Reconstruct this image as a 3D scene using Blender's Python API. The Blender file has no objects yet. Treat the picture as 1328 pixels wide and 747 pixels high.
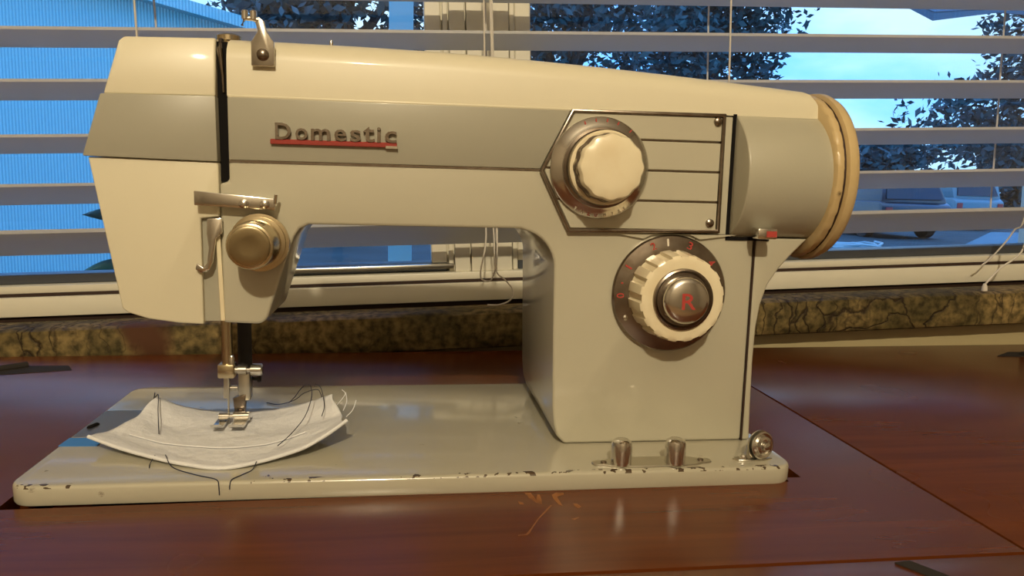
import bpy, bmesh, math, random
from mathutils import Matrix, Vector
random.seed(7)
PI = math.pi
S = bpy.context.scene
COL = S.collection
MM = 0.001
# ------------------------------------------------------------------ camera
cam_d = bpy.data.cameras.new('camera'); cam = bpy.data.objects.new('camera', cam_d); COL.objects.link(cam)
cam_d.sensor_width = 36.0; cam_d.lens = 987.0 / 1328.0 * 36.0; cam_d.clip_start = 0.01; cam_d.clip_end = 300
_pitch, _yaw, _roll = 0.13701, 0.13898, 0.02604
_f = Vector((math.sin(_yaw) * math.cos(_pitch), math.cos(_yaw) * math.cos(_pitch), -math.sin(_pitch)))
_r = Vector((math.cos(_yaw), -math.sin(_yaw), 0)); _u = _r.cross(_f)
_r2 = _r * math.cos(_roll) + _u * math.sin(_roll); _u2 = _u * math.cos(_roll) - _r * math.sin(_roll)
_m = Matrix((_r2, _u2, -_f)).transposed().to_4x4(); _m.translation = Vector((174.5, -344.2, 146.7)) * MM
cam.matrix_world = _m
S.camera = cam
# ------------------------------------------------------------------ view + world
S.view_settings.view_transform = 'Standard'; S.view_settings.look = 'None'
S.view_settings.gamma = 1.0; S.view_settings.use_curve_mapping = False
S.view_settings.exposure = 0.0
SKY_STRENGTH = 2.2
w = bpy.data.worlds.new('sky'); S.world = w; w.use_nodes = True
nt = w.node_tree; nt.nodes.clear()
out = nt.nodes.new('ShaderNodeOutputWorld'); bg = nt.nodes.new('ShaderNodeBackground')
tc = nt.nodes.new('ShaderNodeTexCoord'); sep = nt.nodes.new('ShaderNodeSeparateXYZ')
ramp = nt.nodes.new('ShaderNodeValToRGB')
ramp.color_ramp.elements[0].position = 0.0; ramp.color_ramp.elements[0].color = (0.17, 0.50, 0.95, 1)
ramp.color_ramp.elements[1].position = 0.7; ramp.color_ramp.elements[1].color = (0.04, 0.40, 1.60, 1)
noi = nt.nodes.new('ShaderNodeTexNoise'); noi.inputs['Scale'].default_value = 3.2; noi.inputs['Detail'].default_value = 5
cr = nt.nodes.new('ShaderNodeValToRGB'); cr.color_ramp.elements[0].position = 0.38; cr.color_ramp.elements[1].position = 0.62
mix = nt.nodes.new('ShaderNodeMix'); mix.data_type = 'RGBA'; mix.inputs[7].default_value = (0.50, 0.70, 0.84, 1)
mp = nt.nodes.new('ShaderNodeMapping'); mp.inputs['Scale'].default_value = (1, 1, 2.6)
L = nt.links.new
L(tc.outputs['Generated'], sep.inputs[0]); L(sep.outputs['Z'], ramp.inputs[0])
L(tc.outputs['Generated'], mp.inputs['Vector']); L(mp.outputs[0], noi.inputs['Vector']); L(noi.outputs['Fac'], cr.inputs[0])
L(cr.outputs['Color'], mix.inputs[0]); L(ramp.outputs['Color'], mix.inputs[6]); L(mix.outputs[2], bg.inputs['Color'])
bg.inputs['Strength'].default_value = SKY_STRENGTH; L(bg.outputs[0], out.inputs['Surface'])
LAMP_POS = (0.06, -1.55, 1.20); LAMP_POWER = 92.0; LAMP_COLOR = (1.0, 0.84, 0.57)

# ------------------------------------------------------------------ materials
def mat(name, color, rough=0.5, metal=0.0, coat=0.0, spec=0.5, noise=None, bump=None, build=None):
    """noise=(scale, second colour, low, high[, axis scale]); bump=(scale, strength, distance)"""
    m = bpy.data.materials.new(name); m.use_nodes = True
    nt = m.node_tree; b = nt.nodes['Principled BSDF']
    b.inputs['Base Color'].default_value = (*color, 1); b.inputs['Roughness'].default_value = rough
    b.inputs['Metallic'].default_value = metal; b.inputs['Coat Weight'].default_value = coat
    b.inputs['Coat Roughness'].default_value = 0.08; b.inputs['Specular IOR Level'].default_value = spec
    tc = nt.nodes.new('ShaderNodeTexCoord')
    if noise:
        n = nt.nodes.new('ShaderNodeTexNoise'); n.inputs['Scale'].default_value = noise[0]; n.inputs['Detail'].default_value = 6
        mp = nt.nodes.new('ShaderNodeMapping'); mp.inputs['Scale'].default_value = noise[4] if len(noise) > 4 else (1, 1, 1)
        r = nt.nodes.new('ShaderNodeValToRGB')
        r.color_ramp.elements[0].position = noise[2]; r.color_ramp.elements[1].position = noise[3]
        r.color_ramp.elements[0].color = (*color, 1); r.color_ramp.elements[1].color = (*noise[1], 1)
        nt.links.new(tc.outputs['Object'], mp.inputs[0]); nt.links.new(mp.outputs[0], n.inputs['Vector'])
        nt.links.new(n.outputs['Fac'], r.inputs[0]); nt.links.new(r.outputs[0], b.inputs['Base Color'])
    if bump:
        n = nt.nodes.new('ShaderNodeTexNoise'); n.inputs['Scale'].default_value = bump[0]; n.inputs['Detail'].default_value = 4
        bp = nt.nodes.new('ShaderNodeBump'); bp.inputs['Strength'].default_value = bump[1]; bp.inputs['Distance'].default_value = bump[2]
        nt.links.new(tc.outputs['Object'], n.inputs['Vector']); nt.links.new(n.outputs['Fac'], bp.inputs['Height'])
        nt.links.new(bp.outputs[0], b.inputs['Normal'])
    if build: build(nt, b, tc)
    return m

def chips(scale, size, color, density):
    """sparse dark paint chips"""
    def f(nt, b, tc):
        src = b.inputs['Base Color'].links[0].from_socket if b.inputs['Base Color'].links else None
        v = nt.nodes.new('ShaderNodeTexVoronoi'); v.inputs['Scale'].default_value = scale
        n = nt.nodes.new('ShaderNodeTexNoise'); n.inputs['Scale'].default_value = scale * 2.7
        ad = nt.nodes.new('ShaderNodeMixRGB'); ad.inputs[0].default_value = 0.006
        nt.links.new(tc.outputs['Object'], ad.inputs[1]); nt.links.new(n.outputs['Color'], ad.inputs[2])
        nt.links.new(ad.outputs[0], v.inputs['Vector'])
        lt = nt.nodes.new('ShaderNodeMath'); lt.operation = 'LESS_THAN'; lt.inputs[1].default_value = size
        nt.links.new(v.outputs['Distance'], lt.inputs[0])
        sp = nt.nodes.new('ShaderNodeSeparateColor'); nt.links.new(v.outputs['Color'], sp.inputs[0])
        l2 = nt.nodes.new('ShaderNodeMath'); l2.operation = 'LESS_THAN'; l2.inputs[1].default_value = density
        nt.links.new(sp.outputs[0], l2.inputs[0])
        mu = nt.nodes.new('ShaderNodeMath'); mu.operation = 'MULTIPLY'
        nt.links.new(lt.outputs[0], mu.inputs[0]); nt.links.new(l2.outputs[0], mu.inputs[1])
        mx = nt.nodes.new('ShaderNodeMix'); mx.data_type = 'RGBA'
        mx.inputs[6].default_value = b.inputs['Base Color'].default_value
        if src: nt.links.new(src, mx.inputs[6])
        mx.inputs[7].default_value = (*color, 1)
        nt.links.new(mu.outputs[0], mx.inputs[0]); nt.links.new(mx.outputs[2], b.inputs['Base Color'])
    return f

def bed_wear(nt, b, tc):
    chips(70, 0.07, (0.06, 0.035, 0.02), 0.16)(nt, b, tc)
    src = b.inputs['Base Color'].links[0].from_socket
    def N(op, a, q):
        n = nt.nodes.new('ShaderNodeMath'); n.operation = op
        for i, v in enumerate((a, q)):
            if isinstance(v, (int, float)): n.inputs[i].default_value = v
            else: nt.links.new(v, n.inputs[i])
        return n.outputs[0]
    sp = nt.nodes.new('ShaderNodeSeparateXYZ'); nt.links.new(tc.outputs['Object'], sp.inputs[0])
    n1 = nt.nodes.new('ShaderNodeTexNoise'); n1.inputs['Scale'].default_value = 230; n1.inputs['Detail'].default_value = 2; nt.links.new(tc.outputs['Object'], n1.inputs['Vector'])
    n2 = nt.nodes.new('ShaderNodeTexNoise'); n2.inputs['Scale'].default_value = 11; nt.links.new(tc.outputs['Object'], n2.inputs['Vector'])
    # chipped enamel along the front top edge
    band = N('MULTIPLY', N('LESS_THAN', sp.outputs[1], -0.0795), N('GREATER_THAN', sp.outputs[2], 0.0078))
    m = N('MULTIPLY', band, N('MULTIPLY', N('GREATER_THAN', n1.outputs['Fac'], 0.57), N('GREATER_THAN', n2.outputs['Fac'], 0.47)))
    mx = nt.nodes.new('ShaderNodeMix'); mx.data_type = 'RGBA'; mx.inputs[7].default_value = (0.07, 0.045, 0.025, 1)
    nt.links.new(m, mx.inputs[0]); nt.links.new(src, mx.inputs[6]); nt.links.new(mx.outputs[2], b.inputs['Base Color'])
M = {}
M['cream'] = mat('cream_enamel', (0.70, 0.655, 0.50), 0.40, coat=0.08, noise=(9, (0.67, 0.62, 0.465), 0.35, 0.7), build=chips(45, 0.05, (0.12, 0.07, 0.03), 0.10))
M['grey'] = mat('grey_enamel', (0.375, 0.36, 0.29), 0.40, coat=0.08, noise=(7, (0.35, 0.335, 0.27), 0.35, 0.7))
M['body'] = mat('pale_grey_enamel', (0.50, 0.475, 0.375), 0.30, coat=0.8, noise=(8, (0.475, 0.45, 0.35), 0.35, 0.7), build=chips(42, 0.05, (0.06, 0.035, 0.02), 0.14))
M['bed'] = mat('bed_enamel', (0.45, 0.425, 0.335), 0.22, coat=0.8, noise=(10, (0.42, 0.39, 0.30), 0.35, 0.7), build=bed_wear)
M['flap'] = mat('housing_enamel', (0.41, 0.39, 0.305), 0.34, coat=0.2, bump=(600, 0.08, 0.0004))
M['chrome'] = mat('chrome', (0.74, 0.72, 0.68), 0.18, 1.0)
M['darkchrome'] = mat('tarnished_chrome', (0.33, 0.29, 0.25), 0.26, 1.0, noise=(160, (0.22, 0.17, 0.13), 0.35, 0.75))
M['brushed'] = mat('brushed_steel', (0.58, 0.55, 0.48), 0.30, 1.0)
M['brass'] = mat('nickel_brass', (0.62, 0.53, 0.36), 0.24, 1.0)
M['dialface'] = mat('turned_dial_face', (0.50, 0.42, 0.27), 0.34, 1.0)
M['dialface'].node_tree.nodes['Principled BSDF'].inputs['Anisotropic'].default_value = 0.8
M['black'] = mat('black_gap_and_shade', (0.006, 0.005, 0.005), 0.8, spec=0.15)  # black of gaps, also the shade painted into the lever slot
M['darkmetal'] = mat('blackened_steel', (0.03, 0.026, 0.024), 0.85, 0.0, spec=0.2)
M['ivory'] = mat('ivory_plastic', (0.80, 0.72, 0.52), 0.25, coat=0.3, noise=(55, (0.74, 0.63, 0.42), 0.45, 0.75))
M['grime'] = mat('brown_grime', (0.10, 0.065, 0.04), 0.6, noise=(300, (0.5, 0.42, 0.28), 0.52, 0.66))
M['wheel'] = mat('aged_cream_wheel', (0.58, 0.44, 0.23), 0.35, coat=0.2, noise=(60, (0.50, 0.37, 0.17), 0.5, 0.8), build=chips(140, 0.16, (0.08, 0.045, 0.02), 0.25))
M['red'] = mat('red_enamel', (0.30, 0.03, 0.022), 0.35, coat=0.3)
M['redprint'] = mat('red_print', (0.42, 0.05, 0.04), 0.5)
M['whiteprint'] = mat('pale_print', (0.75, 0.70, 0.60), 0.5)
M['cloth'] = mat('white_cotton', (0.74, 0.75, 0.78), 0.9, spec=0.2, bump=(130, 0.7, 0.0022))
M['thread'] = mat('navy_thread', (0.03, 0.032, 0.055), 0.8, spec=0.2)
M['tape'] = mat('blue_tape', (0.05, 0.22, 0.62), 0.6)
M['blindwhite'] = mat('white_blind', (0.77, 0.79, 0.85), 0.45, noise=(30, (0.74, 0.76, 0.82), 0.4, 0.7))
def _translucent(m, fac, col):
    nt = m.node_tree; b = nt.nodes['Principled BSDF']; o = nt.nodes['Material Output']
    t = nt.nodes.new('ShaderNodeBsdfTranslucent'); t.inputs[0].default_value = (*col, 1); mx = nt.nodes.new('ShaderNodeMixShader'); mx.inputs[0].default_value = fac
    nt.links.new(b.outputs[0], mx.inputs[1]); nt.links.new(t.outputs[0], mx.inputs[2]); nt.links.new(mx.outputs[0], o.inputs['Surface'])
_translucent(M['blindwhite'], 0.5, (0.75, 0.75, 0.75))
M['cordwhite'] = mat('white_cord', (0.70, 0.66, 0.60), 0.8)
M['frame'] = mat('cream_vinyl_frame', (0.80, 0.76, 0.63), 0.4)
M['sashgrey'] = mat('aluminium_sash', (0.10, 0.11, 0.13), 0.4, 0.5)
M['trim'] = mat('cream_trim_paint', (0.52, 0.44, 0.25), 0.45)
M['wall'] = mat('beige_wall_paint', (0.34, 0.29, 0.22), 0.85, bump=(220, 0.15, 0.001))
M['ceil'] = mat('white_ceiling_paint', (0.55, 0.51, 0.45), 0.9)
M['floor'] = mat('floor_boards', (0.30, 0.19, 0.10), 0.45, noise=(6, (0.20, 0.12, 0.06), 0.4, 0.65, (0.2, 3, 1)))
M['bulb'] = mat('lit_bulb', (1, 0.9, 0.7), 0.5)
_b = M['bulb'].node_tree.nodes['Principled BSDF']; _b.inputs['Emission Color'].default_value = (1, 0.8, 0.47, 1); _b.inputs['Emission Strength'].default_value = 40
M['brassfix'] = mat('satin_brass', (0.55, 0.42, 0.2), 0.35, 1.0)

def wood_build(nt, b, tc):
    # long reddish grain, worn varnish scratches near the front of the machine
    mp = nt.nodes.new('ShaderNodeMapping'); mp.inputs['Scale'].default_value = (1.2, 16, 4)
    n = nt.nodes.new('ShaderNodeTexNoise'); n.inputs['Scale'].default_value = 7; n.inputs['Detail'].default_value = 8; n.inputs['Distortion'].default_value = 0.6
    r = nt.nodes.new('ShaderNodeValToRGB'); e = r.color_ramp.elements
    e[0].position = 0.28; e[0].color = (0.092, 0.023, 0.006, 1); e[1].position = 0.75; e[1].color = (0.135, 0.036, 0.008, 1)
    nt.links.new(tc.outputs['Object'], mp.inputs[0]); nt.links.new(mp.outputs[0], n.inputs['Vector']); nt.links.new(n.outputs['Fac'], r.inputs[0])
    nt.links.new(r.outputs[0], b.inputs['Base Color'])
    n3 = nt.nodes.new('ShaderNodeTexNoise'); n3.inputs['Scale'].default_value = 14; nt.links.new(tc.outputs['Object'], n3.inputs['Vector'])
    m3 = nt.nodes.new('ShaderNodeMapRange'); m3.inputs[3].default_value = 0.17; m3.inputs[4].default_value = 0.32
    nt.links.new(n3.outputs['Fac'], m3.inputs[0]); nt.links.new(m3.outputs[0], b.inputs['Roughness'])
M['wood'] = mat('varnished_red_wood', (0.17, 0.045, 0.012), 0.2, coat=0.0, spec=0.4, build=wood_build)
M['scratch'] = mat('bare_wood_scratch', (0.30, 0.115, 0.03), 0.6, noise=(160, (0.16, 0.05, 0.012), 0.45, 0.7))
M['woodshade'] = mat('dark_gap_wood_and_shade', (0.03, 0.012, 0.006), 0.7)  # dark seams and well floor, also painted shade around the window frame

def stool_build(nt, b, tc):
    def noise(s, d, sc=(1, 1, 1), dist=0):
        mp = nt.nodes.new('ShaderNodeMapping'); mp.inputs['Scale'].default_value = sc
        n = nt.nodes.new('ShaderNodeTexNoise'); n.inputs['Scale'].default_value = s; n.inputs['Detail'].default_value = d; n.inputs['Distortion'].default_value = dist
        nt.links.new(tc.outputs['Object'], mp.inputs[0]); nt.links.new(mp.outputs[0], n.inputs['Vector']); return n.outputs['Fac']
    def ramp(src, a, ca, bb, cb):
        r = nt.nodes.new('ShaderNodeValToRGB'); e = r.color_ramp.elements
        e[0].position = a; e[0].color = (*ca, 1); e[1].position = bb; e[1].color = (*cb, 1); nt.links.new(src, r.inputs[0]); return r.outputs[0]
    b0 = ramp(noise(17, 8), 0.36, (0.085, 0.068, 0.026), 0.64, (0.27, 0.20, 0.085)); b1 = ramp(noise(150, 6), 0.35, (0.35, 0.35, 0.33), 0.65, (1.25, 1.2, 1.15))
    bm_ = nt.nodes.new('ShaderNodeMixRGB'); bm_.blend_type = 'MULTIPLY'; bm_.inputs[0].default_value = 1; nt.links.new(b0, bm_.inputs[1]); nt.links.new(b1, bm_.inputs[2]); base = bm_.outputs[0]
    red = ramp(noise(8.5, 3, (1, 1, 0.6)), 0.60, (0, 0, 0), 0.67, (1, 1, 1))
    m1 = nt.nodes.new('ShaderNodeMix'); m1.data_type = 'RGBA'; m1.inputs[7].default_value = (0.085, 0.035, 0.016, 1)
    nt.links.new(red, m1.inputs[0]); nt.links.new(base, m1.inputs[6])
    def cracks(scale, sc, lo, hi):
        v = nt.nodes.new('ShaderNodeTexVoronoi'); v.feature = 'DISTANCE_TO_EDGE'; v.inputs['Scale'].default_value = scale
        mp = nt.nodes.new('ShaderNodeMapping'); mp.inputs['Scale'].default_value = sc
        dn = nt.nodes.new('ShaderNodeTexNoise'); dn.inputs['Scale'].default_value = 45; dn.inputs['Detail'].default_value = 5; dm = nt.nodes.new('ShaderNodeMixRGB'); dm.blend_type = 'ADD'; dm.inputs[0].default_value = 0.03
        nt.links.new(tc.outputs['Object'], dn.inputs['Vector']); nt.links.new(tc.outputs['Object'], dm.inputs[1]); nt.links.new(dn.outputs['Color'], dm.inputs[2])
        nt.links.new(dm.outputs[0], mp.inputs[0]); nt.links.new(mp.outputs[0], v.inputs['Vector'])
        return ramp(v.outputs['Distance'], lo, (1, 1, 1), hi, (0, 0, 0))
    c1 = cracks(15, (1, 0.3, 0.8), 0.0, 0.014); c2 = cracks(75, (1, 0.3, 0.26), 0.0, 0.07)
    msk = ramp(noise(6, 2), 0.45, (0, 0, 0), 0.58, (1, 1, 1))
    mm = nt.nodes.new('ShaderNodeMixRGB'); mm.blend_type = 'MULTIPLY'; mm.inputs[0].default_value = 1
    nt.links.new(c2, mm.inputs[1]); nt.links.new(msk, mm.inputs[2])
    mxx = nt.nodes.new('ShaderNodeMixRGB'); mxx.blend_type = 'LIGHTEN'; mxx.inputs[0].default_value = 1
    ms2 = ramp(noise(4.3, 2), 0.5, (0, 0, 0), 0.56, (1, 1, 1)); m5 = nt.nodes.new('ShaderNodeMixRGB'); m5.blend_type = 'MULTIPLY'; m5.inputs[0].default_value = 1; nt.links.new(c1, m5.inputs[1]); nt.links.new(ms2, m5.inputs[2])
    nt.links.new(m5.outputs[0], mxx.inputs[1]); nt.links.new(mm.outputs[0], mxx.inputs[2])
    m2 = nt.nodes.new('ShaderNodeMix'); m2.data_type = 'RGBA'; m2.inputs[7].default_value = (0.025, 0.015, 0.008, 1)
    nt.links.new(mxx.outputs[0], m2.inputs[0]); nt.links.new(m1.outputs[2], m2.inputs[6]); nt.links.new(m2.outputs[2], b.inputs['Base Color'])
    bp = nt.nodes.new('ShaderNodeBump'); bp.inputs['Strength'].default_value = 0.6; bp.inputs['Distance'].default_value = 0.0015; bp.invert = True
    nt.links.new(mxx.outputs[0], bp.inputs['Height']); nt.links.new(bp.outputs[0], b.inputs['Normal'])
M['stool'] = mat('mottled_cracked_sill', (0.2, 0.15, 0.06), 0.7, spec=0.25, build=stool_build)

def glass_mat():
    m = bpy.data.materials.new('window_glass'); m.use_nodes = True; nt = m.node_tree; nt.nodes.clear()
    o = nt.nodes.new('ShaderNodeOutputMaterial'); t = nt.nodes.new('ShaderNodeBsdfTransparent'); g = nt.nodes.new('ShaderNodeBsdfGlossy')
    t.inputs[0].default_value = (0.86, 0.92, 0.96, 1); g.inputs['Roughness'].default_value = 0.02
    fr = nt.nodes.new('ShaderNodeFresnel'); fr.inputs[0].default_value = 1.45; mx = nt.nodes.new('ShaderNodeMixShader')
    nt.links.new(fr.outputs[0], mx.inputs[0]); nt.links.new(t.outputs[0], mx.inputs[1]); nt.links.new(g.outputs[0], mx.inputs[2]); nt.links.new(mx.outputs[0], o.inputs[0])
    return m
M['glass'] = glass_mat()
def siding_build(nt, b, tc):
    wv = nt.nodes.new('ShaderNodeTexWave'); wv.inputs['Scale'].default_value = 16; wv.bands_direction = 'X'
    nt.links.new(tc.outputs['Object'], wv.inputs['Vector'])
    r = nt.nodes.new('ShaderNodeValToRGB'); e = r.color_ramp.elements
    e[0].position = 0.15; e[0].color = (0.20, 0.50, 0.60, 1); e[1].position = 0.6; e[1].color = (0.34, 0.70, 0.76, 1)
    nt.links.new(wv.outputs['Fac'], r.inputs[0]); nt.links.new(r.outputs[0], b.inputs['Base Color'])
    bp = nt.nodes.new('ShaderNodeBump'); bp.inputs['Strength'].default_value = 0.5; bp.inputs['Distance'].default_value = 0.01
    nt.links.new(wv.outputs['Fac'], bp.inputs['Height']); nt.links.new(bp.outputs[0], b.inputs['Normal'])
M['siding'] = mat('pale_blue_ribbed_siding', (0.3, 0.6, 0.8), 0.5, build=siding_build)
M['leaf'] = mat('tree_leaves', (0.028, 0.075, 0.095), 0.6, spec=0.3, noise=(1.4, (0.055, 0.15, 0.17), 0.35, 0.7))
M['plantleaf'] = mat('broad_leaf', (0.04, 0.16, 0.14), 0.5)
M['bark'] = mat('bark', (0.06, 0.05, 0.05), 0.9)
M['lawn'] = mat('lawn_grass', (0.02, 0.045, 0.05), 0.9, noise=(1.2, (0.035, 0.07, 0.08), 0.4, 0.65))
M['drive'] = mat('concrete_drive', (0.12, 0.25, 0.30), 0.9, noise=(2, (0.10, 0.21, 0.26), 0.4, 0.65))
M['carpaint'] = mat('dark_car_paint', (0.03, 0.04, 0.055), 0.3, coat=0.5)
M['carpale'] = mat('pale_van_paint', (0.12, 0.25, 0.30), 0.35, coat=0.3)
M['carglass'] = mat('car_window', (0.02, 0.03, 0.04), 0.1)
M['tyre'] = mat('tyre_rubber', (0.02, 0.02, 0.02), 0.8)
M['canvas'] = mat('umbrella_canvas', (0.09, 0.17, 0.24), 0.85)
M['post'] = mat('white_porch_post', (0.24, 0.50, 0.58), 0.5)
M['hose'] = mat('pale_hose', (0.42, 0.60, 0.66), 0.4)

# ------------------------------------------------------------------ mesh helpers (coordinates in millimetres)
class MB:
    def __init__(s): s.v = []; s.f = []
    def add(s, vs, fs):
        o = len(s.v); s.v += [tuple(map(float, q)) for q in vs]; s.f += [tuple(i + o for i in q) for q in fs]; return s
    def box(s, x0, x1, y0, y1, z0, z1):
        vs = [(x, y, z) for z in (z0, z1) for y in (y0, y1) for x in (x0, x1)]
        return s.add(vs, [(0, 2, 3, 1), (4, 5, 7, 6), (0, 1, 5, 4), (2, 6, 7, 3), (0, 4, 6, 2), (1, 3, 7, 5)])
    def prism(s, poly, y0, y1):
        """outline in (x, z), from y0 to y1 (either may be a function of (x, z))"""
        f0 = y0 if callable(y0) else (lambda x, z: y0); f1 = y1 if callable(y1) else (lambda x, z: y1)
        n = len(poly); vs = [(x, f0(x, z), z) for x, z in poly] + [(x, f1(x, z), z) for x, z in poly]
        return s.add(vs, [tuple(range(n)), tuple(range(2 * n - 1, n - 1, -1))] + [(i, i + n, (i + 1) % n + n, (i + 1) % n) for i in range(n)])
    def slab(s, poly, z0, z1):
        n = len(poly); vs = [(x, y, z0) for x, y in poly] + [(x, y, z1) for x, y in poly]
        return s.add(vs, [tuple(range(n - 1, -1, -1)), tuple(range(n, 2 * n))] + [(i, (i + 1) % n, (i + 1) % n + n, i + n) for i in range(n)])
    def loft(s, rings, cap=True, closed=True):
        n = len(rings[0]); vs = [q for r in rings for q in r]; fs = []
        for k in range(len(rings) - 1):
            for i in range(n if closed else n - 1):
                j = (i + 1) % n; fs.append((k * n + i, k * n + j, (k + 1) * n + j, (k + 1) * n + i))
        if cap: fs += [tuple(range(n - 1, -1, -1)), tuple(range((len(rings) - 1) * n, len(rings) * n))]
        return s.add(vs, fs)
    def lathe(s, c, axis, prof, n=40, rmod=None, cap=True):
        """prof: (offset along axis, radius); axis 'x','y','z' or a vector"""
        ax = {'x': Vector((1, 0, 0)), 'y': Vector((0, 1, 0)), 'z': Vector((0, 0, 1))}[axis] if isinstance(axis, str) else Vector(axis).normalized()
        t = Vector((0, 0, 1)) if abs(ax.z) < 0.9 else Vector((1, 0, 0)); e1 = ax.cross(t).normalized(); e2 = ax.cross(e1)
        c = Vector(c); rings = []
        for k, (a, r) in enumerate(prof):
            ring = []
            for i in range(n):
                th = 2 * PI * i / n; rr = r * (rmod(th, k) if rmod else 1); ring.append(tuple(c + ax * a + (e1 * math.cos(th) + e2 * math.sin(th)) * max(rr, 1e-3)))
            rings.append(ring)
        return s.loft(rings, cap)
    def tube(s, pts, r, n=8):
        pts = [Vector(q) for q in pts]; rings = []
        for i, q in enumerate(pts):
            d = (pts[min(i + 1, len(pts) - 1)] - pts[max(i - 1, 0)]).normalized()
            t = Vector((0, 0, 1)) if abs(d.z) < 0.9 else Vector((1, 0, 0)); a = d.cross(t).normalized(); b = d.cross(a)
            rr = r[i] if isinstance(r, (list, tuple)) else r
            rings.append([tuple(q + (a * math.cos(2 * PI * k / n) + b * math.sin(2 * PI * k / n)) * rr) for k in range(n)])
        return s.loft(rings)
    def build(s, name, m, parent=None, base=None, bevel=None, smooth=35):
        if base is None: base = parent['_base'] if parent else (0, 0, 0)
        bm = bmesh.new(); b = Vector(base)
        vs = [bm.verts.new((Vector(q) - b) * MM) for q in s.v]
        for q in s.f:
            try: bm.faces.new([vs[i] for i in q])
            except ValueError: pass
        bmesh.ops.recalc_face_normals(bm, faces=bm.faces)
        if bevel:
            ed = [e for e in bm.edges if len(e.link_faces) == 2 and e.calc_face_angle(0) > math.radians(bevel[2] if len(bevel) > 2 else 40)]
            bmesh.ops.bevel(bm, geom=ed, offset=bevel[0] * MM, segments=bevel[1], profile=0.5, affect='EDGES', clamp_overlap=True)
        me = bpy.data.meshes.new(name); bm.to_mesh(me); bm.free()
        if smooth:
            for p in me.polygons: p.use_smooth = True
            me.set_sharp_from_angle(angle=math.radians(smooth))
        me.materials.append(M[m] if isinstance(m, str) else m)
        o = bpy.data.objects.new(name, me); COL.objects.link(o)
        if parent: o.parent = parent
        else: o.location = Vector(base) * MM
        if parent and '_base' in parent.keys(): o['_base'] = parent['_base']
        return o
def tag(o, label=None, cat=None, group=None, kind=None):
    for k, q in (('label', label), ('category', cat), ('group', group), ('kind', kind)):
        if q: o[k] = q
    return o
def sub(name, mb, m, part, **k):
    """a sub-part: built in the same frame as its part"""
    return mb.build(name, m, part, part['_base'], **k)
def thing(name, base=(0, 0, 0), label=None, cat=None, group=None, kind=None, rot=None):
    o = bpy.data.objects.new(name, None); COL.objects.link(o); o.empty_display_size = 0.02
    o['_base'] = [float(q) for q in base]
    if rot is None: o.location = Vector(base) * MM
    else: o.location = rot @ (Vector(base) * MM); o.rotation_euler = rot.to_euler()
    return tag(o, label, cat, group, kind)
TILT = Matrix.Rotation(math.radians(-2.4), 3, 'Y')      # the window sits 2.4 degrees out of level with the table
def tilt_mesh(name, mb, m, base, label=None, cat=None, group=None, kind=None, **k):
    o = mb.build(name, m, None, base, **k); o.location = TILT @ (Vector(base) * MM); o.rotation_euler = TILT.to_euler()
    return tag(o, label, cat, group, kind)
def spline(pts, n=8):
    """Catmull-Rom through pts"""
    P = [Vector(q) for q in pts]; P = [2 * P[0] - P[1]] + P + [2 * P[-1] - P[-2]]; o = []
    for i in range(1, len(P) - 2):
        for k in range(n):
            t = k / n; a, b, c, d = P[i - 1:i + 3]
            o.append(0.5 * ((2 * b) + (c - a) * t + (2 * a - 5 * b + 4 * c - d) * t * t + (3 * b - a - 3 * c + d) * t ** 3))
    o.append(P[-2]); return o
def text_mesh(body, x0, x1, z0, z1, y, depth):
    """mesh data (metres, world frame) for flat lettering that fills a box on the plane y, facing -Y"""
    c = bpy.data.curves.new('text', 'FONT'); c.body = body; c.extrude = 0.02; c.offset = 0.012; c.resolution_u = 3
    o = bpy.data.objects.new('text', c); COL.objects.link(o)
    dg = bpy.context.evaluated_depsgraph_get(); me = bpy.data.meshes.new_from_object(o.evaluated_get(dg))
    bpy.data.objects.remove(o); bpy.data.curves.remove(c)
    xs = [q.co.x for q in me.vertices]; ys = [q.co.y for q in me.vertices]
    ax, bx, ay, by = min(xs), max(xs), min(ys), max(ys)
    for q in me.vertices:
        u, t, h = (q.co.x - ax) / (bx - ax), (q.co.y - ay) / (by - ay), q.co.z
        q.co = Vector((x0 + u * (x1 - x0), y - (depth if h > 0 else 0), z0 + t * (z1 - z0)))
    return me
def text_part(name, body, box, y, depth, m, parent, xf=None):
    me = text_mesh(body, *box, y, depth); b = Vector(parent['_base'])
    for q in me.vertices:
        p = Vector(q.co)
        if xf: p = xf @ p
        q.co = (p - b) * MM
    me.materials.clear(); me.materials.append(M[m])
    o = bpy.data.objects.new(name, me); COL.objects.link(o); o.parent = parent; o['_base'] = parent['_base']; return o
def round_rect(x0, x1, y0, y1, r, n=6):
    o = []
    for cx, cy, a in ((x1 - r, y1 - r, 0), (x0 + r, y1 - r, 90), (x0 + r, y0 + r, 180), (x1 - r, y0 + r, 270)):
        for k in range(n + 1):
            t = math.radians(a + 90 * k / n); o.append((cx + r * math.cos(t), cy + r * math.sin(t)))
    return o

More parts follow.
